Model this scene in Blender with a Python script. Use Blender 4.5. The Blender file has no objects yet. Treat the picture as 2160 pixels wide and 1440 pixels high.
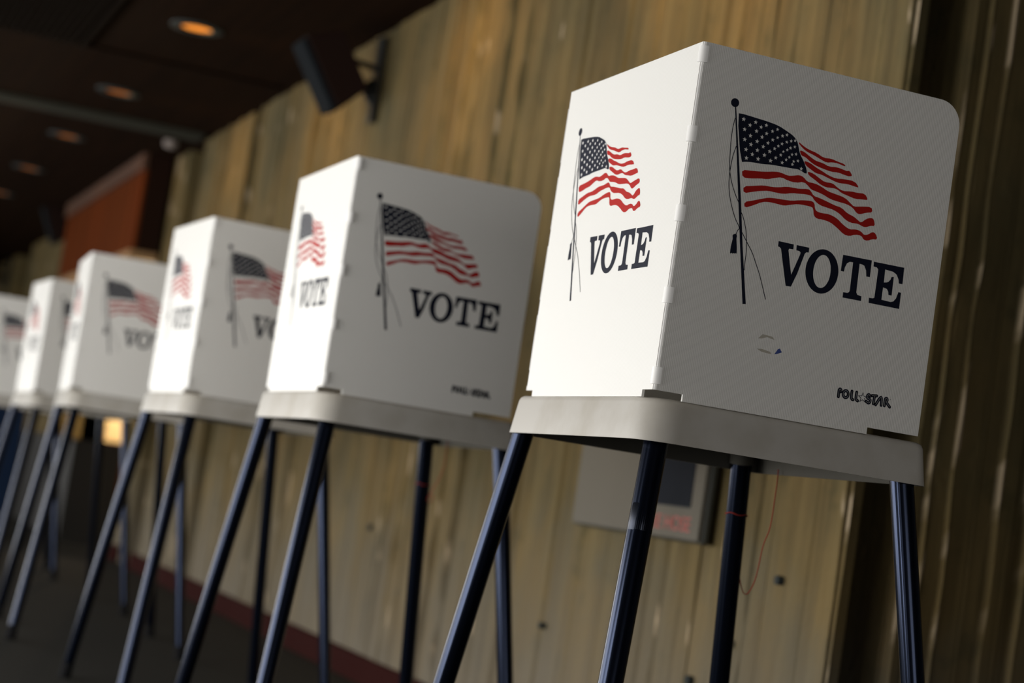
import bpy, bmesh, math, random, json
from mathutils import Vector, Matrix
from mathutils.geometry import tessellate_polygon
from mathutils.noise import noise as pnoise

S = bpy.context.scene
COL = S.collection
PI = math.pi

# ------------------------------------------------------------------ camera
# metres; x towards the concrete wall, y along the row of booths, z up, floor z = 0
FLOOR = 0.9214
cam_data = bpy.data.cameras.new('camera')
cam = bpy.data.objects.new('camera', cam_data)
COL.objects.link(cam)
right = Vector((0.92672074, -0.34462041, 0.14975127))
down = Vector((0.16887482, 0.02597229, -0.98529525))
fwd = Vector((0.33566347, 0.93838276, 0.08226677))
cam.matrix_world = Matrix(((right.x, -down.x, -fwd.x, -1.1235696),
                           (right.y, -down.y, -fwd.y, -2.5313176),
                           (right.z, -down.z, -fwd.z, -0.1916544 + FLOOR),
                           (0, 0, 0, 1)))
cam_data.sensor_width = 36.0
cam_data.lens = 4178.744 / 2160 * 36.0
cam_data.clip_start = 0.05
cam_data.clip_end = 100
cam_data.dof.use_dof = True
cam_data.dof.focus_distance = 2.86
cam_data.dof.aperture_fstop = 3.4
S.camera = cam

# ------------------------------------------------------------------ view, world, daylight
S.view_settings.view_transform = 'Standard'
S.view_settings.look = 'None'
S.view_settings.exposure = 0.0
S.view_settings.gamma = 1.0
S.view_settings.use_curve_mapping = False
S.cycles.use_denoising = True
S.cycles.max_bounces = 8
S.cycles.transmission_bounces = 8
W = bpy.data.worlds.new('world')
S.world = W
W.use_nodes = True
W.node_tree.nodes['Background'].inputs[0].default_value = (0.75, 0.85, 1.0, 1)
W.node_tree.nodes['Background'].inputs[1].default_value = 0.02

def area(name, loc, rot, sx, sy, watts, col):
    l = bpy.data.lights.new(name, 'AREA')
    l.shape = 'RECTANGLE'; l.size = sx; l.size_y = sy; l.energy = watts; l.color = col
    o = bpy.data.objects.new(name, l); COL.objects.link(o)
    o.location = loc; o.rotation_euler = rot
    return o
# unseen left windows; first and last two bays and rear lamp are added fill
WIN = [(-2.4, -0.3), (0.05, 3.0), (3.4, 5.8), (6.2, 8.6), (9.0, 11.4), (11.8, 15.4), (16.0, 20.0)]
WZ0, WZ1 = 0.05, 1.6
WINX = -3.4
for i, (a, b) in enumerate(WIN):
    area('daylight', (WINX - 0.12, (a + b) / 2, (WZ0 + WZ1) / 2), (0, -PI / 2, 0), WZ1 - WZ0, b - a, [18, 200, 82, 95, 95, 100, 100][i], (1.0, 0.985, 0.955))
area('rear_fill', (-1.2, -7.9, 1.25), (PI / 2, 0, 0), 3.4, 2.2, 110, (1.0, 0.97, 0.93))  # unseen source added behind the camera to brighten the side panels

# ------------------------------------------------------------------ helpers
def link(o, parent=None):
    COL.objects.link(o)
    if parent is not None: o.parent = parent
    return o
def mesh_obj(name, verts, faces, mats, parent=None, smooth=False, fm=None):
    me = bpy.data.meshes.new(name)
    me.from_pydata([tuple(v) for v in verts], [], faces)
    for m in (mats if isinstance(mats, (list, tuple)) else [mats]): me.materials.append(m)
    if fm:
        for p, i in zip(me.polygons, fm): p.material_index = i
    if smooth:
        for p in me.polygons: p.use_smooth = True
    me.update()
    return link(bpy.data.objects.new(name, me), parent)
class MB:
    """collects simple solids into one mesh"""
    def __init__(s): s.v = []; s.f = []; s.m = []; s.chip = None
    def add(s, v, f, m=0):
        n = len(s.v); s.v += [tuple(p) for p in v]; s.f += [tuple(i + n for i in q) for q in f]; s.m += [m] * len(f)
        return s
    def box(s, x0, x1, y0, y1, z0, z1, m=0, M=None):
        v = [Vector(p) for p in ((x0, y0, z0), (x1, y0, z0), (x1, y1, z0), (x0, y1, z0), (x0, y0, z1), (x1, y0, z1), (x1, y1, z1), (x0, y1, z1))]
        if M is not None: v = [M @ p for p in v]
        return s.add(v, [(0, 3, 2, 1), (4, 5, 6, 7), (0, 1, 5, 4), (1, 2, 6, 5), (2, 3, 7, 6), (3, 0, 4, 7)], m)
    def tube(s, pts, r, n=12, m=0, cap=True, prof=None):
        pts = [Vector(p) for p in pts]; rr = r if isinstance(r, (list, tuple)) else [r] * len(pts)
        rings = []; ref = None
        for i, p in enumerate(pts):
            t = (pts[min(i + 1, len(pts) - 1)] - pts[max(i - 1, 0)]).normalized()
            if ref is None: ref = Vector((0, 1, 0)) if abs(t.y) < .9 else Vector((1, 0, 0))
            a = (ref - t * ref.dot(t)).normalized(); b = t.cross(a); ref = a
            rings.append([p + (a * math.cos(2 * PI * k / n) + b * math.sin(2 * PI * k / n)) * rr[i] * (prof(k / n) if prof else 1) for k in range(n)])
        v = [q for g in rings for q in g]; f = []
        for i in range(len(pts) - 1):
            for k in range(n):
                f.append((i * n + k, i * n + (k + 1) % n, (i + 1) * n + (k + 1) % n, (i + 1) * n + k))
        if cap:
            f.append(tuple(range(n - 1, -1, -1))); f.append(tuple((len(pts) - 1) * n + k for k in range(n)))
        return s.add(v, f, m)
    def prism(s, poly, to3, d, m=0):
        """poly: 2D outline; to3(u, v, w) maps to 3D; extruded over w = 0..d"""
        n = len(poly)
        a = [to3(u, v, 0) for u, v in poly]; b = [to3(u, v, d) for u, v in poly]
        tri = tessellate_polygon([[Vector((u, v, 0)) for u, v in poly]])
        f = [tuple(t) for t in tri] + [tuple(i + n for i in t[::-1]) for t in tri]
        f += [(i, (i + 1) % n, (i + 1) % n + n, i + n) for i in range(n)]
        return s.add(a + b, f, m)
    def build(s, name, mats, parent=None, smooth=False, bevel=0, angle=0.6):
        o = mesh_obj(name, s.v, s.f, mats, parent, False, s.m)
        if s.chip:
            at = o.data.attributes.new('chip', 'FLOAT', 'POINT')
            for i, q in enumerate(s.chip): at.data[i].value = q
        bm = bmesh.new(); bm.from_mesh(o.data)
        bmesh.ops.recalc_face_normals(bm, faces=bm.faces); bm.to_mesh(o.data); bm.free()
        if smooth:
            for p in o.data.polygons: p.use_smooth = True
            o.data.set_sharp_from_angle(angle=angle)
        if bevel:
            b = o.modifiers.new('bevel', 'BEVEL'); b.width = bevel; b.segments = 2; b.limit_method = 'ANGLE'
        return o
def tag(o, label=None, cat=None, group=None, kind=None):
    for k, v in (('label', label), ('category', cat), ('group', group), ('kind', kind)):
        if v: o[k] = v
    return o
def empty(name, loc, rz=0):
    o = bpy.data.objects.new(name, None); COL.objects.link(o)
    o.location = loc; o.rotation_euler = (0, 0, rz); o.empty_display_size = 0.1
    return o
def kids(o): return [c for c in bpy.data.objects if c.parent == o]
def copy_tree(o, parent=None):
    ch = kids(o)
    c = o.copy(); COL.objects.link(c); c.parent = parent
    for k in ch: copy_tree(k, c)
    return c

# ------------------------------------------------------------------ materials
def mat(name, col, rough=0.5, metal=0.0, emit=None, estr=0.0, spec=None):
    m = bpy.data.materials.new(name); m.use_nodes = True
    b = m.node_tree.nodes['Principled BSDF']
    b.inputs['Base Color'].default_value = (*col, 1); b.inputs['Roughness'].default_value = rough
    b.inputs['Metallic'].default_value = metal
    if spec is not None: b.inputs['Specular IOR Level'].default_value = spec
    if emit: b.inputs['Emission Color'].default_value = (*emit, 1); b.inputs['Emission Strength'].default_value = estr
    return m
def nt(m): return m.node_tree.nodes, m.node_tree.links, m.node_tree.nodes['Principled BSDF']
def noise_mix(m, c1, c2, scale=(1, 1, 1), nscale=5, detail=4, lo=.35, hi=.65, bump=0, bdist=.002, coord='Object', rough=.55):
    N, L, b = nt(m)
    tc = N.new('ShaderNodeTexCoord'); mp = N.new('ShaderNodeMapping'); mp.inputs['Scale'].default_value = scale
    nz = N.new('ShaderNodeTexNoise'); nz.inputs['Scale'].default_value = nscale; nz.inputs['Detail'].default_value = detail; nz.inputs['Roughness'].default_value = rough
    cr = N.new('ShaderNodeValToRGB'); cr.color_ramp.elements[0].position = lo; cr.color_ramp.elements[1].position = hi
    cr.color_ramp.elements[0].color = (*c1, 1); cr.color_ramp.elements[1].color = (*c2, 1)
    L.new(tc.outputs[coord], mp.inputs[0]); L.new(mp.outputs[0], nz.inputs['Vector']); L.new(nz.outputs['Fac'], cr.inputs[0])
    L.new(cr.outputs[0], b.inputs['Base Color'])
    if bump:
        bp = N.new('ShaderNodeBump'); bp.inputs['Strength'].default_value = bump; bp.inputs['Distance'].default_value = bdist
        L.new(nz.outputs['Fac'], bp.inputs['Height']); L.new(bp.outputs[0], b.inputs['Normal'])
    return m, cr, nz, mp
def corrugated(name, axis):
    """fluted plastic board: fine vertical ribs seen as alternating ridges every 2.6 mm"""
    m = mat(name, (.80, .79, .765), .42, spec=.4); N, L, b = nt(m)
    tc = N.new('ShaderNodeTexCoord'); sp = N.new('ShaderNodeSeparateXYZ'); mu = N.new('ShaderNodeMath'); mu.operation = 'MULTIPLY'
    mu.inputs[1].default_value = 2 * PI / .0027
    sn = N.new('ShaderNodeMath'); sn.operation = 'SINE'
    L.new(tc.outputs['Object'], sp.inputs[0]); L.new(sp.outputs[axis], mu.inputs[0]); L.new(mu.outputs[0], sn.inputs[0])
    bp = N.new('ShaderNodeBump'); bp.inputs['Strength'].default_value = .55; bp.inputs['Distance'].default_value = .00012
    L.new(sn.outputs[0], bp.inputs['Height']); L.new(bp.outputs[0], b.inputs['Normal'])
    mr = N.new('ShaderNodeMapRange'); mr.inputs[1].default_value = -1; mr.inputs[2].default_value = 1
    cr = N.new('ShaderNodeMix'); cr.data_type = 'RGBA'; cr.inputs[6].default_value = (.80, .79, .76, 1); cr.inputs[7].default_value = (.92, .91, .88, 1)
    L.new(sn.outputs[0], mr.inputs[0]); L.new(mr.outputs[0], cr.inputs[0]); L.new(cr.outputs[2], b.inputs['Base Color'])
    # thin milky plastic lets some light through
    tr = N.new('ShaderNodeBsdfTranslucent'); tr.inputs['Color'].default_value = (.86, .84, .79, 1)
    mx = N.new('ShaderNodeMixShader'); mx.inputs[0].default_value = .20
    out = N['Material Output']
    L.new(b.outputs[0], mx.inputs[1]); L.new(tr.outputs[0], mx.inputs[2]); L.new(mx.outputs[0], out.inputs['Surface'])
    return m
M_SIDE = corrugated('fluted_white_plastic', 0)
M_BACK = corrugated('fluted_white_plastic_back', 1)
M_HINGE = mat('hinge_plastic', (.76, .75, .73), .45)
M_INK = mat('navy_ink', (.005, .007, .018), .6, spec=.12)
M_RED = mat('red_ink', (.36, .010, .007), .6, spec=.12)
M_WHITE = mat('unprinted_white', (.72, .71, .69), .45)
M_GREY = mat('grey_ink', (.22, .22, .23), .45)
M_SPECK = mat('blue_sticker', (.03, .06, .25), .5)
M_STAIN = mat('glue_stain', (.42, .39, .33), .6)
M_TRAY = mat('tray_plastic', (.5, .48, .43), .42)
noise_mix(M_TRAY, (.33, .30, .25), (.44, .42, .385), (1, 1, 1), 7, 6, .25, .55, .12, .002)
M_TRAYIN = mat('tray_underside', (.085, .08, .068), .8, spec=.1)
M_LEG = mat('navy_anodised_tube', (.0095, .0130, .0245), .19, .8, spec=.2)
M_LEGBAND = mat('leg_joint_band', (.011, .0135, .021), .30, .7, spec=.3)
M_RUBBER = mat('black_rubber', (.008, .008, .009), .9, spec=.08)
M_THREAD = mat('red_thread', (.22, .022, .014), .8, spec=.1)
M_CONC = mat('ribbed_concrete', (.25, .19, .1), .85, spec=.25)
M_HOLE = mat('tie_hole', (.012, .018, .018), .9)
M_CEIL = mat('dark_ceiling_wood', (.03, .013, .006), .9, spec=.03)
M_SLAT = mat('ceiling_slat', (.007, .004, .002), .9, spec=.03)
M_BEAM = mat('beam_grey', (.036, .036, .027), .8, spec=.1)
M_WOOD = mat('red_brown_panelling', (.14, .04, .012), .8, spec=.03)
M_WOODD = mat('dark_wood', (.014, .005, .002), .7, spec=.1)
M_WOODL = mat('light_timber_edge', (.30, .17, .07), .5)
M_CORN = mat('cornice_wood', (.085, .042, .026), .6, spec=.2)
M_BLACK = mat('black_lacquer', (.006, .005, .004), .4)
M_CARPET = mat('dark_carpet', (.035, .035, .03), .95, spec=.1)
M_SKIRT = mat('maroon_skirting', (.024, .0058, .0050), .85, spec=.03)
M_PAINT = mat('cream_paint', (.6, .48, .28), .7)
M_PLASTER = mat('grey_plaster', (.25, .24, .22), .8)
M_FRAME = mat('window_frame_metal', (.06, .055, .05), .4, .6)
M_SPK = mat('speaker_cabinet', (.011, .0035, .0018), .7, spec=.15)
M_CLOTH = mat('speaker_cloth', (.006, .008, .010), .9, spec=.1)
M_BRKT = mat('black_bracket', (.008, .010, .010), .5)
M_BOX = mat('grey_enamel', (.105, .096, .078), .7, spec=.2)
M_BOXSHADE = mat('grey_enamel_shaded', (.035, .037, .03), .5)  # same enamel darkened: shade on the case side put into the colour
M_PANE = mat('dark_pane', (.010, .012, .017), .7, spec=.06)
M_RLET = mat('red_lettering', (.30, .035, .02), .5)
M_LAMP = mat('warm_reflector', (.8, .35, .08), .4, emit=(1.0, .27, .012), estr=.85)
M_LAMP2 = mat('dim_reflector', (.3, .1, .02), .6, emit=(1.0, .25, .01), estr=.16)
M_RING = mat('trim_ring', (.022, .028, .027), .6, spec=.2)
M_BLUE = mat('dark_blue_fabric', (.008, .018, .045), .9, spec=.1)
M_WHT = mat('white_enamel', (.24, .20, .18), .6)
noise_mix(M_CARPET, (.014, .0135, .0115), (.028, .027, .023), (1, 1, 1), 60, 3, .3, .7, .3, .004)
noise_mix(M_WOOD, (.045, .009, .002), (.135, .032, .006), (1, 5, .25), 1.0, 3, .3, .7)
noise_mix(M_CEIL, (.009, .0038, .0013), (.015, .0062, .0022), (12, .4, 1), 2, 3, .3, .7)
# concrete: vertical streaks of gold and olive-grey cement, plus soft blotches
def concrete():
    N, L, b = nt(M_CONC)
    tc = N.new('ShaderNodeTexCoord')
    def streak(sc, ns, det, lo, hi, c1, c2):
        mp = N.new('ShaderNodeMapping'); mp.inputs['Scale'].default_value = sc
        nz = N.new('ShaderNodeTexNoise'); nz.inputs['Scale'].default_value = ns; nz.inputs['Detail'].default_value = det; nz.inputs['Roughness'].default_value = .6
        cr = N.new('ShaderNodeValToRGB'); cr.color_ramp.elements[0].position = lo; cr.color_ramp.elements[1].position = hi
        cr.color_ramp.elements[0].color = (*c1, 1); cr.color_ramp.elements[1].color = (*c2, 1)
        L.new(tc.outputs['Object'], mp.inputs[0]); L.new(mp.outputs[0], nz.inputs['Vector']); L.new(nz.outputs['Fac'], cr.inputs[0])
        return cr, nz
    a, an = streak((7, 7, .5), 2.2, 6, .28, .72, CONC_A, CONC_B)
    c, cn = streak((22, 22, .6), 2.0, 4, .32, .68, (.84, .84, .83), (1.12, 1.12, 1.10))
    d, dn = streak((1, 1, .75), 3.1, 7, .36, .64, (.74, .80, .84), (1.16, 1.10, 1.02))
    e, en = streak((1, 1, .9), 9.0, 4, .30, .42, (.72, .76, .74), (1, 1, 1))
    def mul(x, y):
        m = N.new('ShaderNodeMix'); m.data_type = 'RGBA'; m.blend_type = 'MULTIPLY'; m.inputs[0].default_value = 1
        L.new(x, m.inputs[6]); L.new(y, m.inputs[7]); return m.outputs[2]
    col = mul(mul(mul(a.outputs[0], c.outputs[0]), d.outputs[0]), e.outputs[0])
    # paler grey low on the wall, fading out upwards
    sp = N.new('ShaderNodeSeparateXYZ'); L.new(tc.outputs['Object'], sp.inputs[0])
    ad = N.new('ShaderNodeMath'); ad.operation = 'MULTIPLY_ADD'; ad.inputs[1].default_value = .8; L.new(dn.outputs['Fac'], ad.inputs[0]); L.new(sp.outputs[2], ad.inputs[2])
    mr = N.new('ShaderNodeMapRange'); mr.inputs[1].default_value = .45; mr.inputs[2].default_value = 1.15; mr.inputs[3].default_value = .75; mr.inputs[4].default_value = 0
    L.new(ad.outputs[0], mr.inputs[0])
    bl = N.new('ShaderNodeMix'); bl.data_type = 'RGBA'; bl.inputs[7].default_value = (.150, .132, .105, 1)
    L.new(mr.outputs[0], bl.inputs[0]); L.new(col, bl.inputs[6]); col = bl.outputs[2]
    # paler flecks along the fin edges (stored per vertex on the relief)
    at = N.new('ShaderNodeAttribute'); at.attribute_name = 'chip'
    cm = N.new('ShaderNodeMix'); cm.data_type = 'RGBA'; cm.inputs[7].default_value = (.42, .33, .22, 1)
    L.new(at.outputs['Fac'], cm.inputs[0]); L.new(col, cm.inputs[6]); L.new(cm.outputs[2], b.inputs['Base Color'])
    n2 = N.new('ShaderNodeTexNoise'); n2.inputs['Scale'].default_value = 45; n2.inputs['Detail'].default_value = 5
    L.new(tc.outputs['Object'], n2.inputs['Vector'])
    bp = N.new('ShaderNodeBump'); bp.inputs['Strength'].default_value = .5; bp.inputs['Distance'].default_value = .006
    L.new(n2.outputs['Fac'], bp.inputs['Height']); L.new(bp.outputs[0], b.inputs['Normal'])
CONC_A = (.072, .051, .019); CONC_B = (.146, .110, .047)
concrete()

# ------------------------------------------------------------------ the room
CZ = 1.77 + FLOOR          # ceiling height
WX = 1.05                  # face of the concrete wall
def struct(o): o['kind'] = 'structure'; return o
struct(MB().box(-3.6, 6.2, -8.2, 27, -.1, 0).build('floor', M_CARPET))
struct(MB().box(-3.6, 6.2, -8.2, 27, CZ, CZ + .15).build('ceiling', M_CEIL))
sl = MB()
x = -3.3
while x < -.06:
    sl.box(x, x + .018, -2, 7.45, CZ - .022, CZ); x += .036
sl.box(-.052, -.034, -2, 7.47, CZ - .03, CZ); sl.box(-3.3, 1.0, 7.45, 7.47, CZ - .012, CZ)
struct(sl.build('ceiling_slats', M_SLAT))
struct(MB().box(-3.4, .98, 9.40, 9.62, CZ - .03, CZ).build('trim_1', M_BEAM, bevel=.004))

# ribbed, board-marked concrete as a real relief: s runs along the wall, relief goes into the room
def profile(seed, s_max, step):
    rng = random.Random(seed); xs = []; s = 0
    boards = []; dense = seed == 31
    while s < s_max:
        w = rng.uniform(.035, .085) if dense else rng.uniform(.045, .13); boards.append((s, s + w, rng.uniform(-.007, .007), rng.choice((.006, .010, .012) if dense else (0, 0, .006, .010, .015)), rng.uniform(-.03, .03))); s += w
    def f(t):
        for a, b, off, fin, tilt in boards:
            if a <= t < b:
                u = t - a; h = off + tilt * (u - (b - a) / 2)
                if fin: h += fin * max(0, 1 - abs(u - .007) / .0085)
                return h, fin > .005 and abs(u - .007) < .01
        return 0, False
    return f
def relief(name, origin, tangent, normal, s0, s1, z0, z1, seed, grooves=(), step=.011, thick=.15, amp=1.0, gmin=.03):
    T = Vector((*tangent, 0)).normalized(); Nn = Vector((*normal, 0)).normalized(); O = Vector((*origin, 0))
    f = profile(seed, s1 + .2, step); rng = random.Random(seed + 5)
    ss = []; s = s0
    while s < s1: ss.append(s); s += step
    ss.append(s1)
    for g0, g1, gd in grooves:
        for e in (g0 - .001, g0, g1, g1 + .001):
            if s0 < e < s1: ss.append(e)
    ss = sorted(set(round(q, 4) for q in ss))
    nz = max(2, int((z1 - z0) / (.05 if step > .02 else .025))); v = []; flecks = []
    for q in ss:
        h, fin = f(q - s0)
        for k in range(nz + 1):
            z = z0 + (z1 - z0) * k / nz
            hh = h * amp
            if fin:
                hh *= .80 + .5 * pnoise(Vector((seed, 3.3, z * 5))) if seed == 31 else .55 + .9 * max(0, pnoise(Vector((q * 9, seed, z * 7))) + .45)
            hh += .004 * pnoise(Vector((q * 14, seed * 3.1, z * 1.2)))
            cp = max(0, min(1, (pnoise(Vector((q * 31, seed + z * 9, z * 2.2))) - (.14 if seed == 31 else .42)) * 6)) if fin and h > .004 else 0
            for g0, g1, gd in grooves:
                if g0 <= q <= g1: hh = -gd; cp = 0
            flecks.append(cp)
            v.append(O + T * q + Nn * hh + Vector((0, 0, z)))
    n = nz + 1; F = []
    for i in range(len(ss) - 1):
        for k in range(nz):
            F.append((i * n + k, (i + 1) * n + k, (i + 1) * n + k + 1, i * n + k + 1))
    m = MB(); m.add(v, F, 0); m.chip = flecks
    # solid body behind the relief
    gmax = max([g[2] for g in grooves] + [gmin])
    a = O + T * s0 - Nn * (gmax + .005); b = O + T * s1 - Nn * (gmax + .005); c = b - Nn * thick; d = a - Nn * thick
    up = Vector((0, 0, 1))
    m.add([a + up * z0, b + up * z0, c + up * z0, d + up * z0, a + up * z1, b + up * z1, c + up * z1, d + up * z1],
          [(0, 3, 2, 1), (4, 5, 6, 7), (0, 1, 5, 4), (1, 2, 6, 5), (2, 3, 7, 6), (3, 0, 4, 7)], 0)
    # close the rim between relief and body
    N0 = len(ss) - 1
    e0 = [O + T * s0 - Nn * (gmax + .005) + up * (z0 + (z1 - z0) * k / nz) for k in range(n)]
    m.add([v[k] for k in range(n)] + e0, [(k, k + 1, n + k + 1, n + k) for k in range(nz)])
    e1 = [O + T * s1 - Nn * (gmax + .005) + up * (z0 + (z1 - z0) * k / nz) for k in range(n)]
    m.add([v[N0 * n + k] for k in range(n)] + e1, [(k, k + 1, n + k + 1, n + k) for k in range(nz)])
    return m
Y0 = 1.255
# main lit wall from the corner at the right of the picture to the alcove
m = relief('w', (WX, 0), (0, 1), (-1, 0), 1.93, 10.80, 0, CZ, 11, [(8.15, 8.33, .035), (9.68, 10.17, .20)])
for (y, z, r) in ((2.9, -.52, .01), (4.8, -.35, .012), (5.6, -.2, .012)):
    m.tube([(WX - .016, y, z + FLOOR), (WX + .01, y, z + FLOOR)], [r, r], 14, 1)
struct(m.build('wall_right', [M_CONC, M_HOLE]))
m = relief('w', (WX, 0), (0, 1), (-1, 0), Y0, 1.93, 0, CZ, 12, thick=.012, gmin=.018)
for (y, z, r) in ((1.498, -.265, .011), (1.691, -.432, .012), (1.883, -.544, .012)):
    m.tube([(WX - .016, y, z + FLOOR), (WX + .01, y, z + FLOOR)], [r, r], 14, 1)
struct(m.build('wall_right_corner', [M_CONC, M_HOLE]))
# header and return of the alcove, then the wall beyond it
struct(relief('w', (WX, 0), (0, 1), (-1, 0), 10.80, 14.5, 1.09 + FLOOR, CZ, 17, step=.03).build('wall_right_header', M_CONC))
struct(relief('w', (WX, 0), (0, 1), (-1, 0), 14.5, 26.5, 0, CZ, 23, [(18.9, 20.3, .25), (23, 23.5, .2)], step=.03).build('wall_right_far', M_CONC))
struct(MB().box(1.9, 2.0, 10.7, 14.6, 0, CZ).box(1.25, 1.9, 14.5, 14.6, 0, CZ).box(1.25, 1.9, 10.7, 10.8, 0, CZ).build('wall_alcove', M_PAINT))
# the wall turns away from the windows at the near corner: unlit face with flecked ribs
ta = math.radians(90)
Td = (math.sin(ta), -math.cos(ta)); Nd = (-math.cos(ta), -math.sin(ta))
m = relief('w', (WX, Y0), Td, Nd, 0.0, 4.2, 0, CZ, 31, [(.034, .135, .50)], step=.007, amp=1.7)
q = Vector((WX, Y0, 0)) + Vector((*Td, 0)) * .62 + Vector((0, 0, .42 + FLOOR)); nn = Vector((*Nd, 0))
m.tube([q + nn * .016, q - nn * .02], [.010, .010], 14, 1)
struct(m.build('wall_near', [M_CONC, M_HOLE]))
struct(MB().box(-3.6, 6.2, 26.5, 26.6, 0, CZ).build('wall_end', M_WOODD))
# unseen wall behind the camera; its glazed opening is added for fill light
b = MB(); b.box(-3.6, -2.95, -7.7, -7.6, 0, CZ); b.box(.55, 6.2, -7.7, -7.6, 0, CZ); b.box(-2.95, .55, -7.7, -7.6, 2.35, CZ)
struct(b.build('wall_back', M_PLASTER))
struct(MB().box(6.1, 6.2, -7.6, 26.5, 0, CZ).build('wall_hall', M_PLASTER))
fr = MB(); 
for xx in (-2.95, -1.25, .49): fr.box(xx, xx + .06, -7.69, -7.61, 0, 2.35)
fr.box(-2.95, .55, -7.69, -7.61, 2.29, 2.35)
struct(fr.build('fill_opening', M_FRAME))
# window wall on the left
b = MB(); ys = [-7.6] + [q for w in WIN for q in w] + [26.5]
for i in range(0, len(ys), 2): b.box(WINX - .1, WINX, ys[i], ys[i + 1], 0, CZ)
for a, c in WIN: b.box(WINX - .1, WINX, a, c, WZ1, CZ); b.box(WINX - .1, WINX, a, c, 0, WZ0)
struct(b.build('wall_left', M_PLASTER))
for i, (a, c) in enumerate(WIN):  # first and last two bays only frame the added fill lamps
    w = MB()
    for k in range(3):
        yy = a + (c - a - .05) * k / 2; w.box(WINX - .08, WINX - .02, yy, yy + .05, WZ0, WZ1)
    w.box(WINX - .08, WINX - .02, a, c, WZ0, WZ0 + .05); w.box(WINX - .08, WINX - .02, a, c, WZ1 - .05, WZ1)
    struct(w.build('window_%d' % (i + 1), M_FRAME))
struct(MB().box(WX - .03, WX - .005, Y0 + .01, 9.81, 0, .1).box(WX - .03, WX - .005, 10.35, 10.79, 0, .1).build('baseboard_right', M_SKIRT, bevel=.003))

# ------------------------------------------------------------------ bulkhead, counter and small things on the wall
bh = empty('wood_bulkhead', (.92, 12.4, 1.09 + FLOOR))
tag(bh, 'red-brown wood panelled bulkhead box high on the far wall under the ceiling', 'bulkhead')
bh_loc = Vector(bh.location)
def rel(mb, o):
    mb.v = [tuple(Vector(p) - Vector(o.location)) for p in mb.v]; return mb
pn = MB()
yy = 10.66
while yy < 14.45:
    pn.box(.85, .87, yy, min(yy + .405, 14.49), 1.12 + FLOOR, CZ - .11); yy += .41
rel(pn, bh).build('panelling', M_WOOD, bh)
rel(MB().box(.825, .86, 10.66, 14.5, CZ - .11, CZ - .002), bh).build('cornice', M_CORN, bh)
rel(MB().box(.871, 1.02, 10.65, 14.5, 1.12 + FLOOR, CZ - .002), bh).build('core', M_WOODD, bh)  # shade on the near end is put into this dark colour
rel(MB().box(.835, 1.02, 10.66, 14.5, 1.06 + FLOOR, 1.115 + FLOOR), bh).build('bottom_rail', M_WOODL, bh)
bh.children  # parts follow the empty
ct = empty('service_counter', (1.12, 13.0, 0))
tag(ct, 'long black cabinet along the far wall and alcove below the wood bulkhead', 'cabinet')
rel(MB().prism([(.90, 12.22), (1.26, 12.22), (1.26, 14.4), (1.02, 14.4), (1.02, 17.6), (.90, 17.6)], lambda u, v, w: Vector((u, v, w)), .72), ct).build('body', M_BLACK, ct)
rel(MB().prism([(.885, 12.2), (1.27, 12.2), (1.27, 14.41), (1.025, 14.41), (1.025, 17.62), (.885, 17.62)], lambda u, v, w: Vector((u, v, .72 + w)), .025), ct).build('top', M_BLACK, ct)
rel(MB().box(1.262, 1.36, 12.22, 13.2, 0, .76), ct).build('end_panel', M_WOOD, ct)
# warm lamp inside the alcove
lp = empty('pendant_lamp', (1.62, 13.9, CZ))
tag(lp, 'small warm pendant lamp hanging inside the far alcove behind the black cabinet', 'lamp')
MB().tube([(0, 0, -1.16), (0, 0, 0)], .004, 8).build('cord', M_BRKT, lp)
MB().tube([(0, 0, -1.28), (0, 0, -1.15)], [.10, .04], 20).build('shade', M_BRKT, lp)
l = bpy.data.lights.new('alcove_bulb', 'POINT'); l.energy = 42; l.color = (1, .74, .44); l.shadow_soft_size = .06
lo = bpy.data.objects.new('alcove_bulb', l); COL.objects.link(lo); lo.location = (1.62, 13.9, CZ - 1.36)

pb = empty('floor_panel', (.30, 11.75, 0))
tag(pb, 'dark blue upright panel on the carpet beyond the farthest booths at left edge', 'panel')
MB().box(-.42, .17, -.02, .02, .03, .95).build('board', M_BLUE, pb, bevel=.006)
MB().box(-.40, -.34, -.14, .14, 0, .03).box(.09, .15, -.14, .14, 0, .03).build('foot', M_BRKT, pb)

def speaker(loc, yaw, tilt, label, scale=1):
    r = empty('wall_speaker', loc)
    tag(r, label, 'speaker', 'speakers hung on the concrete wall')
    # wall plate and arm, local frame: wall face at x = 0, room towards -x
    MB().box(-.022, 0, -.032, .032, -.21, .17).build('wall_plate', M_BRKT, r, bevel=.004)
    MB().tube([(-.02, 0, .03), (-.16, -.01, .045)], [.014, .014], 12).tube([(-.02, 0, -.03), (-.05, 0, -.06), (-.02, 0, -.12)], [.02, .026, .016], 10).build('arm', M_BRKT, r, smooth=True)
    M = Matrix.Translation((-.215, -.02, -.02)) @ Matrix.Rotation(yaw, 4, 'Z') @ Matrix.Rotation(tilt, 4, 'Y')
    c = MB(); 
    prof = [(-.075, -.17), (.085, -.135), (.085, .135), (-.075, .17)]
    c.prism(prof, lambda u, v, w: M @ Vector((u, w - .10, v)), .20)
    cab = c.build('cabinet', M_SPK, r, bevel=.006)
    MB().box(-.100, -.0755, -.095, .095, -.162, .162, M=M).build('front_cloth', M_CLOTH, cab, bevel=.005)
    return r
speaker((WX - .012, 5.72, 1.565 + FLOOR), 0, math.radians(-33), 'black and brown box speaker bracketed to the wall near the ceiling, tilted down, nearest one')
speaker((WX - .012, 14.95, 1.66 + FLOOR), 0, math.radians(-24), 'small dark speaker on the wall just past the left end of the wood bulkhead')
speaker((WX - .012, 20.9, 1.60 + FLOOR), 0, math.radians(-24), 'small dark speaker farthest down the wall at the left edge')

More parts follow.
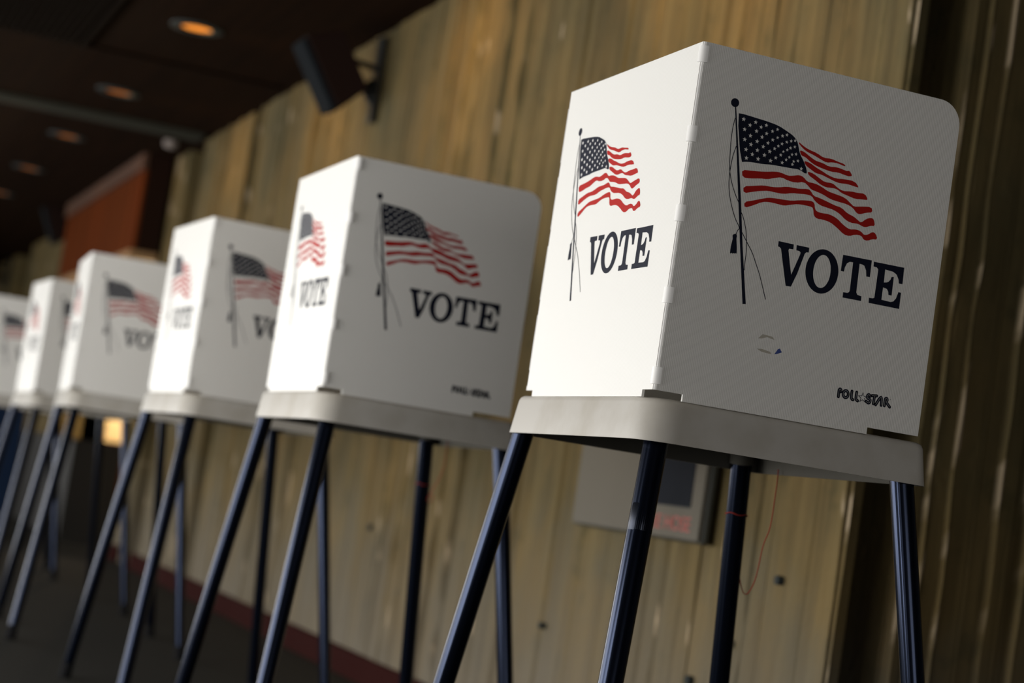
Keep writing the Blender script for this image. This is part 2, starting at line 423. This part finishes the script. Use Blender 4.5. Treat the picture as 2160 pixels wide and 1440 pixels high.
sd = tag(MB().tube([(0, 0, 0), (0, 0, -.03), (0, 0, -.045)], [.048, .046, .025], 24).build('ceiling_detector', M_WHT, smooth=True), 'small round white detector on the ceiling beside the near end of the wood bulkhead', 'detector')
sd.location = (.88, 9.98, CZ)

# recessed downlights: a row parallel to the wall
def downlight():
    r = empty('recessed_downlight', (0, 0, 0))
    n = 32
    def ring(rad, z): return [(rad * math.cos(2 * PI * k / n), rad * math.sin(2 * PI * k / n), z) for k in range(n)]
    v = ring(.125, 0) + ring(.122, -.008) + ring(.078, -.010) + ring(.072, -.001)
    f = [(i * n + k, i * n + (k + 1) % n, (i + 1) * n + (k + 1) % n, (i + 1) * n + k) for i in range(3) for k in range(n)]
    m = MB(); m.add(v, f); m.build('trim_ring', M_RING, r, smooth=True)
    m = MB(); m.add(ring(.0715, -.0015), [tuple(range(n))]); o = m.build('reflector', M_LAMP, r)
    return r
DL = [(.353, 6.513), (.322, 8.605), (.305, 10.62), (.285, 12.61), (.27, 14.54), (.36, 4.42), (.36, 2.33)]
DLT = ['nearest of the orange ceiling downlights, above the wall speaker', 'second orange ceiling downlight, just before the pale ceiling beam', 'dim orange ceiling downlight just past the pale ceiling beam',
       'dim orange ceiling downlight above the middle of the wood bulkhead', 'dim orange ceiling downlight farthest left near the frame edge',
       'ceiling downlight above the second booth, outside the picture top', 'ceiling downlight above the gap past the front booth, outside the picture top']
d0 = downlight()
for i, (x, y) in enumerate(DL):
    o = d0 if i == 0 else copy_tree(d0)
    o.location = (x, y, CZ)
    tag(o, DLT[i], 'downlight', 'row of recessed ceiling downlights')
    if 1 <= i <= 4:
        for c in kids(o):
            if c.name.startswith('reflector'):
                c.data = c.data.copy(); c.data.materials[0] = M_LAMP2
    l = bpy.data.lights.new('downlight_bulb', 'SPOT'); l.energy = [42, 38, 8, 4, 4, 48, 55][i]; l.color = (1, .58, .16); l.spot_size = math.radians(120); l.spot_blend = 1.0; l.shadow_soft_size = .10
    q = bpy.data.objects.new('downlight_bulb', l); COL.objects.link(q); q.location = (x, y, CZ - .03); q.rotation_euler = (0, math.radians(-50), 0)

# fire hose cabinet on the wall behind the front booth
FX = 1.0
fb = empty('fire_hose_cabinet', (WX, 2.2, -.213 + FLOOR))
tag(fb, 'pale grey wall cabinet with dark pane and red lettering behind the front booth legs', 'wall cabinet')
rel(MB().box(FX + .012, WX - .018, 1.862, 2.69, -.213 + FLOOR, .42 + FLOOR), fb).build('case', M_BOXSHADE, fb, bevel=.006)
dr = rel(MB().box(FX, FX + .0118, 1.865, 2.685, -.208 + FLOOR, .415 + FLOOR), fb).build('door', M_BOX, fb, bevel=.003)
rel(MB().box(FX - .002, FX + .004, 1.925, 2.17, -.128 + FLOOR, .30 + FLOOR), fb).build('pane', M_PANE, dr)
tc = bpy.data.curves.new('lettering', 'FONT'); tc.body = 'FIRE HOSE'; tc.size = .062; tc.extrude = .0006; tc.align_x = 'LEFT'
to = bpy.data.objects.new('lettering_text', tc); COL.objects.link(to)
bpy.context.view_layer.update()
me = bpy.data.meshes.new_from_object(to.evaluated_get(bpy.context.evaluated_depsgraph_get()))
bpy.data.objects.remove(to)
me.materials.clear(); me.materials.append(M_RLET)
lt = bpy.data.objects.new('lettering', me); link(lt, dr)
wid = max(v.co.x for v in me.vertices)
# text x runs along -y, seen from the room side
sc_ = .285 / wid
lt.matrix_local = Matrix.Translation(Vector((FX - .0015, 2.195, -.188 + FLOOR)) - Vector(fb.location)) @ Matrix(((0, 0, -1, 0), (-1, 0, 0, 0), (0, 1, 0, 0), (0, 0, 0, 1))) @ Matrix.Diagonal((sc_, .85, 1, 1))

# ------------------------------------------------------------------ the printed emblem, traced in metres on a panel face
ART = json.loads('''{"letters":[[[.1604,.2413],[.1852,.2411],[.1857,.2338],[.1788,.2335],[.1781,.2312],[.1829,.2134],[.1878,.1974],[.1912,.2079],[.1975,.2281],[.1978,.2316],[.1958,.2332],[.1906,.2336],[.1901,.2411],[.2107,.241],[.2109,.2338],[.2072,.2337],[.2048,.2312],[.1973,.2011],[.19,.1802],[.1815,.1798],[.1659,.2311],[.1634,.2331],[.1607,.2336]],[[.2669,.2412],[.3148,.2417],[.3154,.217],[.3093,.2168],[.3076,.2254],[.3037,.2318],[.2995,.233],[.2955,.2331],[.2966,.1911],[.2986,.1879],[.3009,.1874],[.3058,.1869],[.3061,.1799],[.2754,.1796],[.2752,.1875],[.2821,.1877],[.2847,.1892],[.2856,.1921],[.2847,.2333],[.279,.233],[.2749,.23],[.2725,.224],[.2718,.2171],[.2665,.2173]],[[.3185,.2406],[.37,.241],[.3707,.2165],[.3645,.2166],[.3635,.2215],[.3589,.2287],[.3527,.2317],[.3389,.2327],[.3395,.2135],[.3444,.2144],[.347,.2159],[.3499,.2195],[.351,.2237],[.3547,.2244],[.3552,.1968],[.3498,.1968],[.3487,.2015],[.3458,.2051],[.3393,.2061],[.3393,.1877],[.3549,.1872],[.3593,.1887],[.3632,.194],[.3657,.2038],[.3703,.2037],[.3706,.1796],[.3189,.1795],[.3186,.187],[.325,.1873],[.3273,.1886],[.3274,.2306],[.3247,.2331],[.3189,.2336]]],"o_ext":[[.2094,.2073],[.2631,.2127],[.2338,.2432],[.2394,.1786],[.2221,.2106],[.2503,.2118],[.2334,.2348],[.2382,.1864]],"canton":[[.0674,.4096],[.0762,.4103],[.0945,.4091],[.1164,.4077],[.135,.4053],[.1505,.3997],[.1603,.3958],[.1677,.3896],[.1712,.3812],[.1747,.372],[.183,.3622],[.1894,.3511],[.19,.3446],[.1767,.3497],[.1658,.3488],[.1477,.3481],[.1313,.3475],[.119,.3455],[.1028,.345],[.0913,.3435],[.0832,.3413]],"stars":[[.0783,.4029,21],[.0978,.4026,20],[.0896,.3966,20],[.1152,.4018,19],[.0821,.389,20],[.1073,.3974,19],[.1337,.3995,17],[.1011,.3902,20],[.0925,.3817,20],[.1174,.3901,19],[.1262,.3953,18],[.1498,.3948,17],[.143,.3919,18],[.0844,.3747,21],[.1111,.3836,20],[.1042,.3759,21],[.1285,.3831,18],[.1356,.3878,16],[.1642,.3894,16],[.1579,.3875,17],[.1511,.3845,16],[.0953,.3695,21],[.1216,.3771,19],[.144,.3805,17],[.115,.3704,20],[.1387,.3762,16],[.1584,.3773,17],[.1649,.3803,16],[.0887,.3609,21],[.1067,.3635,21],[.1334,.3713,18],[.1537,.3736,16],[.1263,.3656,20],[.1479,.3698,14],[.0996,.356,20],[.1444,.3642,17],[.1622,.3685,15],[.1685,.3703,16],[.1187,.3587,21],[.1585,.3638,15],[.1372,.3586,18],[.0913,.349,21],[.1097,.3513,21],[.1296,.3528,21],[.1541,.3592,16],[.173,.3613,16],[.1664,.3593,15],[.1484,.3538,18],[.1649,.3545,16],[.1801,.3512,18]],"stripes":[[[.1699,.3892],[.1786,.3844],[.1883,.3811],[.2016,.3789],[.2135,.3742],[.2263,.3756],[.2378,.3733],[.2483,.3721],[.2512,.3689],[.245,.3695],[.2382,.3709],[.2289,.3707],[.2191,.3682],[.2103,.3707],[.1967,.3749],[.1833,.3779],[.1716,.3854]],[[.1733,.3775],[.1808,.3766],[.1917,.3714],[.2016,.3673],[.2128,.3666],[.2245,.3632],[.2372,.3652],[.2487,.3636],[.2544,.3627],[.2579,.3644],[.2642,.3579],[.2593,.3557],[.2517,.3562],[.2402,.358],[.2292,.3566],[.216,.3581],[.2027,.3604],[.1928,.3642],[.1847,.3691],[.1772,.3701]],[[.1822,.3637],[.1931,.3626],[.2031,.358],[.2147,.3545],[.2246,.3507],[.238,.3484],[.2526,.3505],[.2694,.3506],[.2778,.3426],[.2706,.343],[.2573,.3443],[.2445,.3428],[.2349,.3442],[.2252,.3467],[.2137,.3494],[.2044,.3496],[.1945,.3538],[.1865,.3576]],[[.1905,.3496],[.2009,.3484],[.2108,.3438],[.2207,.3397],[.2336,.3409],[.2417,.3362],[.2517,.3326],[.2663,.335],[.2757,.3347],[.2886,.3361],[.2952,.3277],[.2882,.3271],[.2734,.3252],[.2618,.3274],[.2503,.3293],[.2422,.3335],[.2347,.3337],[.2237,.3326],[.2141,.335],[.204,.34],[.1932,.3444]],[[.0869,.3312],[.1047,.3328],[.1224,.3351],[.14,.3391],[.149,.3393],[.1604,.337],[.1692,.3388],[.178,.3417],[.1855,.3404],[.1929,.3344],[.2048,.3348],[.2164,.3322],[.2282,.3274],[.2415,.3259],[.2567,.3239],[.2671,.3177],[.2733,.3136],[.2861,.3164],[.3022,.319],[.3052,.3113],[.2948,.3089],[.2851,.3045],[.2794,.3051],[.2717,.3119],[.2619,.315],[.2487,.3157],[.2336,.3169],[.2218,.3212],[.2103,.3234],[.2009,.3245],[.1956,.3287],[.1875,.3334],[.1744,.3294],[.1614,.3301],[.1509,.3329],[.1396,.3295],[.1294,.3255],[.1168,.3244],[.1029,.3213],[.0895,.3203]],[[.0927,.3082],[.1098,.3121],[.1237,.3157],[.1381,.3161],[.1488,.3177],[.161,.3212],[.1719,.3217],[.1811,.3219],[.1953,.3247],[.2003,.3227],[.2059,.3164],[.2153,.3154],[.2268,.3131],[.2422,.3095],[.2536,.3084],[.2639,.3021],[.2756,.2994],[.2837,.2951],[.2888,.2928],[.2961,.3],[.3041,.3032],[.3091,.3017],[.3121,.2922],[.305,.2914],[.298,.2879],[.2924,.2876],[.2845,.2903],[.2715,.2894],[.2616,.2925],[.2533,.2983],[.2414,.3027],[.2301,.3038],[.2188,.3049],[.2088,.3095],[.2032,.3158],[.193,.3163],[.1804,.3146],[.1713,.3137],[.1574,.3096],[.1447,.3092],[.1337,.3095],[.1214,.307],[.1093,.3033],[.0948,.2982]],[[.0976,.2863],[.1113,.2911],[.1249,.2963],[.1352,.3],[.1478,.3011],[.1604,.3016],[.1731,.3028],[.1836,.3057],[.1961,.3079],[.2053,.3085],[.2094,.3055],[.2109,.2984],[.2148,.295],[.2223,.2943],[.2351,.2952],[.2487,.2917],[.2592,.2846],[.2712,.2794],[.2821,.2818],[.2907,.2803],[.2961,.2759],[.3033,.2781],[.3091,.2833],[.315,.282],[.3195,.2736],[.3099,.2723],[.3029,.2685],[.2962,.2692],[.2922,.2743],[.2814,.2739],[.2727,.2697],[.2632,.2704],[.2509,.278],[.2388,.2839],[.2255,.2855],[.2164,.2846],[.2106,.2884],[.2087,.2963],[.2066,.3],[.1955,.3003],[.1827,.2998],[.1704,.2962],[.1618,.2932],[.1508,.2935],[.138,.2939],[.1256,.2918],[.1124,.284],[.0995,.2779]]],"ball":[[.0614,.4235],[.0678,.4249]],"pole":[[.0622,.4178],[.064,.4181],[.0791,.3487],[.0928,.2851],[.1052,.2228],[.1229,.1428],[.1177,.1419],[.1012,.222],[.0886,.2843],[.076,.348]],"ropes":[[[.065,.4017],[.0635,.3883],[.0634,.372],[.0649,.3511],[.0671,.332],[.0707,.3181],[.0764,.3046],[.0839,.2914],[.0901,.2829]],[[.073,.3626],[.0701,.3489],[.0688,.3324],[.0691,.3145],[.0719,.2972],[.0781,.2789],[.0869,.2611],[.0954,.249],[.0936,.2437],[.0918,.2377]],[[.0956,.2703],[.0986,.2657],[.1024,.2578],[.1068,.246],[.1106,.2284],[.1121,.2126],[.1122,.2],[.1128,.1898]],[[.101,.2426],[.1105,.2306],[.1216,.2167],[.1305,.2011],[.1375,.1886],[.1453,.1716],[.1527,.1546]]],"tassel":[[.087,.2351],[.0879,.2372],[.0903,.2385],[.0929,.2382],[.0939,.2361],[.0938,.2321],[.0961,.221],[.0974,.2121],[.0966,.2106],[.0955,.2118],[.0941,.2104],[.0927,.2112],[.091,.2098],[.0896,.2109],[.0876,.2094],[.0868,.2107],[.0867,.2193],[.0873,.2251],[.0881,.231]],"speck":[[.1787,.0797],[.1836,.0881],[.1864,.0893],[.1903,.0844],[.1839,.0812]],"logo":[[[.2908,.0365],[.2905,.0452],[.2918,.0478],[.2937,.0465],[.2937,.0441]],[[.3062,.0427],[.3062,.0411],[.3059,.0396],[.3051,.0384],[.3041,.0375],[.3029,.0371],[.3016,.0371],[.3003,.0376],[.2992,.0386],[.2984,.0398],[.298,.0413],[.2979,.0429],[.2983,.0443],[.2991,.0456],[.3001,.0465],[.3013,.0469],[.3026,.0469],[.3039,.0464],[.305,.0454],[.3058,.0441],[.3062,.0427]],[[.3117,.0478],[.3116,.0429],[.3126,.0371],[.3154,.0358]],[[.3197,.0478],[.3195,.0416],[.3202,.0371],[.3231,.0355]],[[.3427,.0454],[.34,.0474],[.3378,.0451],[.3388,.0421],[.3432,.0403],[.3432,.0366],[.3404,.0354],[.3369,.0372]],[[.3455,.0467],[.3533,.0476]],[[.3499,.047],[.3493,.0355]],[[.3533,.0346],[.3608,.047],[.3626,.0353]],[[.368,.0354],[.368,.0448],[.3701,.0467],[.3716,.0443],[.3707,.041],[.377,.035]]],"logo_star":[[.3298,.0497],[.3322,.0442],[.3382,.0445],[.3337,.0405],[.3358,.0348],[.3306,.0379],[.3259,.0341],[.3273,.04],[.3222,.0433],[.3282,.0439]],"logo_dot":[[.3765,.0459]]}'''.replace('[.', '[0.').replace(',.', ',0.').replace('-.', '-0.'))
SX = .0614
def smooth_closed(p, n=2):
    for _ in range(n):
        q = []
        for i in range(len(p)):
            a = p[i]; b = p[(i + 1) % len(p)]
            L = math.hypot(b[0] - a[0], b[1] - a[1])
            q.append((a[0] * .75 + b[0] * .25, a[1] * .75 + b[1] * .25)); q.append((a[0] * .25 + b[0] * .75, a[1] * .25 + b[1] * .75))
        p = q
    return p
def stroke(p, w):
    """2D ribbon outline along a polyline"""
    L = []; R = []
    for i, a in enumerate(p):
        b = p[min(i + 1, len(p) - 1)]; c = p[max(i - 1, 0)]
        dx, dy = b[0] - c[0], b[1] - c[1]; l = math.hypot(dx, dy) or 1
        nx, ny = -dy / l * w / 2, dx / l * w / 2
        L.append((a[0] + nx, a[1] + ny)); R.append((a[0] - nx, a[1] - ny))
    return L, R
def curve(p, n=5):
    out = []
    for i in range(len(p) - 1):
        p0 = p[max(i - 1, 0)]; p1 = p[i]; p2 = p[i + 1]; p3 = p[min(i + 2, len(p) - 1)]
        for k in range(n):
            t = k / n
            out.append(tuple(.5 * ((2 * p1[j]) + (-p0[j] + p2[j]) * t + (2 * p0[j] - 5 * p1[j] + 4 * p2[j] - p3[j]) * t * t + (-p0[j] + 3 * p1[j] - 3 * p2[j] + p3[j]) * t ** 3) for j in (0, 1)))
    out.append(tuple(p[-1])); return out
class Print:
    def __init__(s, to3): s.t = to3; s.mb = MB()
    def poly(s, p, lay, m):
        tri = tessellate_polygon([[Vector((u, v, 0)) for u, v in p]])
        s.mb.add([s.t(u, v, lay) for u, v in p], [tuple(t) for t in tri], m)
    def ribbon(s, p, w, lay, m, round_=False):
        L, R = stroke(p, w); n = len(L)
        s.mb.add([s.t(u, v, lay) for u, v in L + R], [(i, i + 1, n + i + 1, n + i) for i in range(n - 1)], m)
        if round_:
            for c in (p[0], p[-1]): s.disc(c, w / 2, lay, m)
    def disc(s, c, r, lay, m, n=20):
        s.poly([(c[0] + r * math.cos(2 * PI * k / n), c[1] + r * math.sin(2 * PI * k / n)) for k in range(n)], lay, m)
    def build(s, name, mats, parent):
        o = mesh_obj(name, s.mb.v, s.mb.f, mats, parent, False, s.mb.m)
        bm = bmesh.new(); bm.from_mesh(o.data)
        want = s.t(0, 0, 1) - s.t(0, 0, 0)
        for f in bm.faces:
            f.normal_update()
            if f.normal.dot(want) < 0: f.normal_flip()
        bm.to_mesh(o.data); bm.free()
        return o
PMATS = [M_INK, M_RED, M_WHITE, M_GREY]
def emblem(to3, panel, logo=False):
    F = Print(to3)
    F.disc(ART['ball'][0], .0064, 1, 0, 28)
    F.poly(ART['pole'], 1, 0)
    F.poly(smooth_closed(ART['canton'], 1), 1, 0)
    for x, z, r in ART['stars']:
        R = r / 4.236 / 1420.0 * 1.02
        F.poly([(x + (R if k % 2 == 0 else R * .42) * math.sin(k * PI / 5), z + (R if k % 2 == 0 else R * .42) * math.cos(k * PI / 5)) for k in range(10)], 2, 2)
    for p in ART['stripes']: F.poly(smooth_closed(p, 1), 1, 1)
    for p in ART['ropes']: F.ribbon(curve(p), .00115, 1.5, 0)
    F.poly(ART['tassel'], 1.2, 0)
    fl = F.build('printed_flag', PMATS, panel)
    Wd = Print(to3)
    for p in ART['letters']: Wd.poly(p, 1, 0)
    e = ART['o_ext']
    cx = (e[0][0] + e[1][0]) / 2; cz = (e[2][1] + e[3][1]) / 2
    a1 = (e[1][0] - e[0][0]) / 2; b1 = (e[2][1] - e[3][1]) / 2; a2 = (e[5][0] - e[4][0]) / 2; b2 = (e[6][1] - e[7][1]) / 2
    n = 48
    o1 = [(cx + a1 * math.cos(2 * PI * k / n), cz + b1 * math.sin(2 * PI * k / n)) for k in range(n)]
    o2 = [(cx + a2 * math.cos(2 * PI * k / n), cz + b2 * math.sin(2 * PI * k / n)) for k in range(n)]
    Wd.mb.add([to3(u, v, 1) for u, v in o1 + o2], [(k, (k + 1) % n, n + (k + 1) % n, n + k) for k in range(n)], 0)
    Wd.build('printed_word', PMATS, panel)
    if logo:
        G = Print(to3)
        for p in ART['logo']:
            c = curve(p, 5); G.ribbon(c, .0046, 1, 0, True)
        for p in ART['logo']:
            c = curve(p, 5); G.ribbon(c, .0009, 2, 3, True)
        st = ART['logo_star']; ccx = sum(q[0] for q in st) / 10; ccz = sum(q[1] for q in st) / 10
        G.poly(st, 3, 0)
        G.poly([(ccx + (q[0] - ccx) * .70, ccz + (q[1] - ccz) * .70) for q in st], 4, 2)
        G.disc(ART['logo_dot'][0], .0007, 1, 3, 12)
        G.build('printed_logo', PMATS, panel)

# ------------------------------------------------------------------ the voting booth
PW, PD, PH, T = .5069, .4306, .50, .004
TB = -.0709
def rounded(poly, rs, n=8):
    """2D polygon with rounded corners"""
    out = []
    N = len(poly)
    for i, (c, r) in enumerate(zip(poly, rs)):
        if r <= 0: out.append(c); continue
        p = Vector(poly[i - 1]); q = Vector(c); s = Vector(poly[(i + 1) % N])
        a = (p - q).normalized(); b = (s - q).normalized()
        ang = a.angle(b); d = r / math.tan(ang / 2)
        ctr = q + (a + b).normalized() * (r / math.sin(ang / 2))
        A = q + a * d - ctr; B = q + b * d - ctr
        t0 = math.atan2(A.y, A.x); t1 = math.atan2(B.y, B.x); dt = (t1 - t0 + PI) % (2 * PI) - PI
        for k in range(n + 1):
            t = t0 + dt * k / n; out.append((ctr.x + r * math.cos(t), ctr.y + r * math.sin(t)))
    return out
def make_booth():
    r = empty('voting_booth', (0, 0, 0))
    Z = FLOOR
    # --- tray: deep plastic lid, open underneath
    base = [(-.0067, -.0002), (.4615, -.0002), (.4615, .5622), (-.0067, .5622)]
    def loop(ins, rad): 
        q = [(-.0067 + ins, -.0002 + ins), (.4615 - ins, -.0002 + ins), (.4615 - ins, .5622 - ins), (-.0067 + ins, .5622 - ins)]
        return rounded(q, list(rad), 9)
    R = (.056, .020, .020, .030)
    lv = [(.0000, TB), (.0005, TB + .003), (.0065, -.017), (.0085, -.0115), (.0125, -.0085)]
    v = []; 
    for ins, z in lv: v += [(x, y, z + Z) for x, y in loop(ins, R)]
    n = len(loop(0, R)); F = []
    for i in range(len(lv) - 1):
        for k in range(n): F.append((i * n + k, i * n + (k + 1) % n, (i + 1) * n + (k + 1) % n, (i + 1) * n + k))
    F.append(tuple((len(lv) - 1) * n + k for k in range(n)))
    m = MB(); m.add(v, F, 0)
    # inner faces
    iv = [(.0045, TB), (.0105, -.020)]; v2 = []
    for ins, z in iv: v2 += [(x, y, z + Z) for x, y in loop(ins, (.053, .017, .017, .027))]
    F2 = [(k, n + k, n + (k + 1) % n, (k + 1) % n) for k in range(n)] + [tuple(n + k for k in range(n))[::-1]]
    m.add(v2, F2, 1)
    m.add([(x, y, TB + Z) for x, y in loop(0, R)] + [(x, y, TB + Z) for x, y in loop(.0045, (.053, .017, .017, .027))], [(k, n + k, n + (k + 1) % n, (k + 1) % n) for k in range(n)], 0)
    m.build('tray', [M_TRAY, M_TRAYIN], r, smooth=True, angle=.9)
    # --- panels
    B0 = -.010
    def side(y0, flip):
        pr = [(.004, 0), (.046, 0), (.046, B0), (.345, B0), (.345, 0), (PD, 0)]
        top = rounded([(PD, PH), (.004, PH)], [0, 0])
        rc = [(PD - .036 + .036 * math.cos(t * PI / 16), PH - .036 + .036 * math.sin(t * PI / 16)) for t in range(9)]
        pr = pr + rc + [(.004, PH)]
        m = MB(); m.prism(pr, lambda u, w, d: Vector((u, y0 + d, w + Z)), T)
        return m
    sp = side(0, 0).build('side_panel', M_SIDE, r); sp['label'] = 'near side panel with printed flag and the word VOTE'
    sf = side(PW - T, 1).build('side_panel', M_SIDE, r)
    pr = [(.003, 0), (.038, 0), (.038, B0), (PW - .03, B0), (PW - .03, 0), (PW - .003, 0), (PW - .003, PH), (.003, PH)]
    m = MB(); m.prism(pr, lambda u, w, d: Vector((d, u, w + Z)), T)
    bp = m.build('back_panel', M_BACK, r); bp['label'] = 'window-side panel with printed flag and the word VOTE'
    # interlocking hinge tabs along the two vertical edges
    def knuckle(cx, cy, rad, sgn, n=7):
        """quarter-round section hugging the corner edge; sgn -1 rounds towards -y, +1 towards +y"""
        p = [(cx - rad * math.cos(k * PI / 2 / (n - 1)), cy + sgn * rad * math.sin(k * PI / 2 / (n - 1))) for k in range(n)]
        return p + [(cx, cy)]
    def tabs(spans, slim, wide):
        """one continuous hinge strip whose section steps out at each tab"""
        zs = []; last = 0.0
        for a, c in sorted(spans):
            if a > last + .001: zs += [(last, slim), (a - .0004, slim)]
            zs += [(a, wide), (c, wide)]; last = c + .0004
        if last < PH - .002: zs += [(last, slim), (PH, slim)]
        m = MB(); v = []; n = len(slim)
        for z, sec in zs: v += [(x, y, z + Z) for x, y in sec]
        f = [(i * n + k, i * n + (k + 1) % n, i * n + n + (k + 1) % n, i * n + n + k) for i in range(len(zs) - 1) for k in range(n)]
        f += [tuple(range(n - 1, -1, -1)), tuple((len(zs) - 1) * n + k for k in range(n))]
        m.add(v, f); return m
    tabs(((.470, .494), (.355, .378), (.240, .264), (.123, .146), (.008, .032)), knuckle(.0042, .0042, .0036, -1), knuckle(.0082, .0078, .0112, -1)).build('hinge', M_HINGE, r, smooth=True, angle=.5)
    tabs(((.381, .471), (.269, .356), (.151, .240), (.034, .125), (.0, .007)), knuckle(.0042, PW - .0042, .0036, 1), knuckle(.0080, PW - .0035, .0086, 1)).build('hinge', M_HINGE, r, smooth=True, angle=.5)
    emblem(lambda u, w, l: Vector((u, -.00022 * l, w + Z)), sp, True)
    emblem(lambda u, w, l: Vector((-.00022 * l, PW - (.072 + (u - SX) * 1.137), w + Z)), bp)
    # --- legs
    tops = [(.0382, .0502), (.0176, .5383), (.4300, .0252), (.4250, .5415)]
    feet = [(-.0683, -.1003), (-.0748, .6791), (.5405, -.0991), (.5272, .6703)]
    prof = lambda t: 1 - .05 * max(0, math.cos(3 * 2 * PI * t)) ** 12 - .03 * max(0, math.cos(3 * 2 * PI * t + .9)) ** 20
    for (tx, ty), (fx, fy) in zip(tops, feet):
        a = Vector((tx, ty, TB + Z)); b = Vector((fx, fy, 0)); d = (a - b).normalized()
        up = a + d * (.046 / d.z)
        foot = b + d * .014; f2 = b + d * .05
        lg = MB().tube([f2 - d * .01, b + d * .45, up], [.0168, .0176, .0182], 60, prof=prof).build('leg', M_LEG, r, smooth=True, angle=.5)
        MB().tube([Vector((b.x, b.y, 0)), foot, f2], [.0195, .0195, .018], 24).build('rubber_foot', M_RUBBER, lg, smooth=True)
        c0 = a + d * (.012 / d.z); c1 = a + d * (.0505 / d.z)
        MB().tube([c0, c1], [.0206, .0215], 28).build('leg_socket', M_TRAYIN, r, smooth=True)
    return r
POS = [(0, 0, 0), (-.0724, 1.5505, .0033), (-.0695, 3.0754, .0406), (-.1648, 4.8094, -.0497), (-.1135, 6.3832, .0438), (-.1980, 8.1219, -.0924)]
LAB = ['nearest white voting booth at right, its side panel fully in view',
       'second white voting booth, between the front booth and the partly hidden ones',
       'third white voting booth from the right, its word VOTE cut off by the second booth',
       'fourth white voting booth from the right, below the wood bulkhead',
       'narrow white voting booth fifth in the row, almost hidden behind the fourth',
       'farthest white voting booth, cut off by the left edge of the photo']
b0 = make_booth()
booths = [b0]
for i in range(1, 6): booths.append(copy_tree(b0))
for o, (x, y, a), l in zip(booths, POS, LAB):
    o.location = (x, y, 0); o.rotation_euler = (0, 0, a)
    tag(o, l, 'voting booth', 'voting booths in a row')
# marks on the front booth only
bt = booths[0]
sp0 = [c for c in kids(bt) if c.name.startswith('side_panel') and len(kids(c))][0]
P = Print(lambda u, w, l: Vector((u, -.00022 * l, w + FLOOR)))
P.poly(ART['speck'], 1, 0)
P.poly([(.150, .083), (.158, .080), (.174, .079), (.172, .082), (.158, .084)], .5, 1); P.poly([(.150, .098), (.156, .105), (.172, .104), (.176, .100), (.164, .102), (.156, .099)], .5, 1)
P.build('sticker_scrap', [M_SPECK, M_STAIN], sp0)
# joint band on the window-side near leg
a = Vector((.0382, .0502, TB + FLOOR)); b = Vector((-.0683, -.1003, 0)); dd = (b - a).normalized()
legA = [c for c in kids(bt) if c.name.startswith('leg') and 'socket' not in c.name][0]
MB().tube([a + dd * .093, a + dd * .094, a + dd * .132, a + dd * .133], [.0176, .0180, .0180, .0176], 40, prof=lambda t: 1 - .03 * max(0, math.cos(3 * 2 * PI * t)) ** 12).build('joint_band', M_LEGBAND, legA, smooth=True)
# red threads tied round the far wall-side leg
def thread(booth, pts, ringz, name='red_thread'):
    a = Vector((.4250, .5415, TB + FLOOR)); b = Vector((.5272, .6703, 0)); t = (a.z - ringz) / a.z; c = a.lerp(b, t)
    m = MB(); m.tube([Vector(p) for p in pts], .0009, 8)
    m.tube([c + Vector((.0192 * math.cos(k * PI / 12), .0192 * math.sin(k * PI / 12), .0015 * math.sin(k))) for k in range(25)], .0009, 6)
    m.build(name, M_THREAD, booth, smooth=True)
def curve3(p, n=4):
    out = []
    for i in range(len(p) - 1):
        p0 = p[max(i - 1, 0)]; p1 = p[i]; p2 = p[i + 1]; p3 = p[min(i + 2, len(p) - 1)]
        for k in range(n):
            t = k / n
            out.append(tuple(.5 * ((2 * p1[j]) + (-p0[j] + p2[j]) * t + (2 * p0[j] - 5 * p1[j] + 4 * p2[j] - p3[j]) * t * t + (-p0[j] + 3 * p1[j] - 3 * p2[j] + p3[j]) * t ** 3) for j in (0, 1, 2)))
    out.append(tuple(p[-1])); return out
thread(booths[0], curve3([(0.4483, 0.45, 0.859), (0.449, 0.45, 0.843), (0.4519, 0.455, 0.819), (0.4587, 0.47, 0.7627), (0.4608, 0.49, 0.7293), (0.468, 0.51, 0.6922), (0.4751, 0.53, 0.6669), (0.475, 0.545, 0.6467), (0.4742, 0.56, 0.6419), (0.4708, 0.57, 0.6546), (0.4695, 0.585, 0.6821), (0.4687, 0.6, 0.7058), (0.4549, 0.6, 0.7458), (0.4458, 0.6, 0.7738)]), FLOOR - .146)
thread(booths[1], curve3([(0.4524, 0.46, 0.8693), (0.4516, 0.46, 0.8518), (0.4548, 0.47, 0.8), (0.4514, 0.49, 0.7641), (0.4446, 0.51, 0.7332), (0.4423, 0.52, 0.715), (0.4573, 0.53, 0.7108), (0.4614, 0.54, 0.7284), (0.4499, 0.55, 0.7204), (0.4469, 0.56, 0.7055), (0.4417, 0.58, 0.7237), (0.4363, 0.59, 0.746)]), FLOOR - .17)
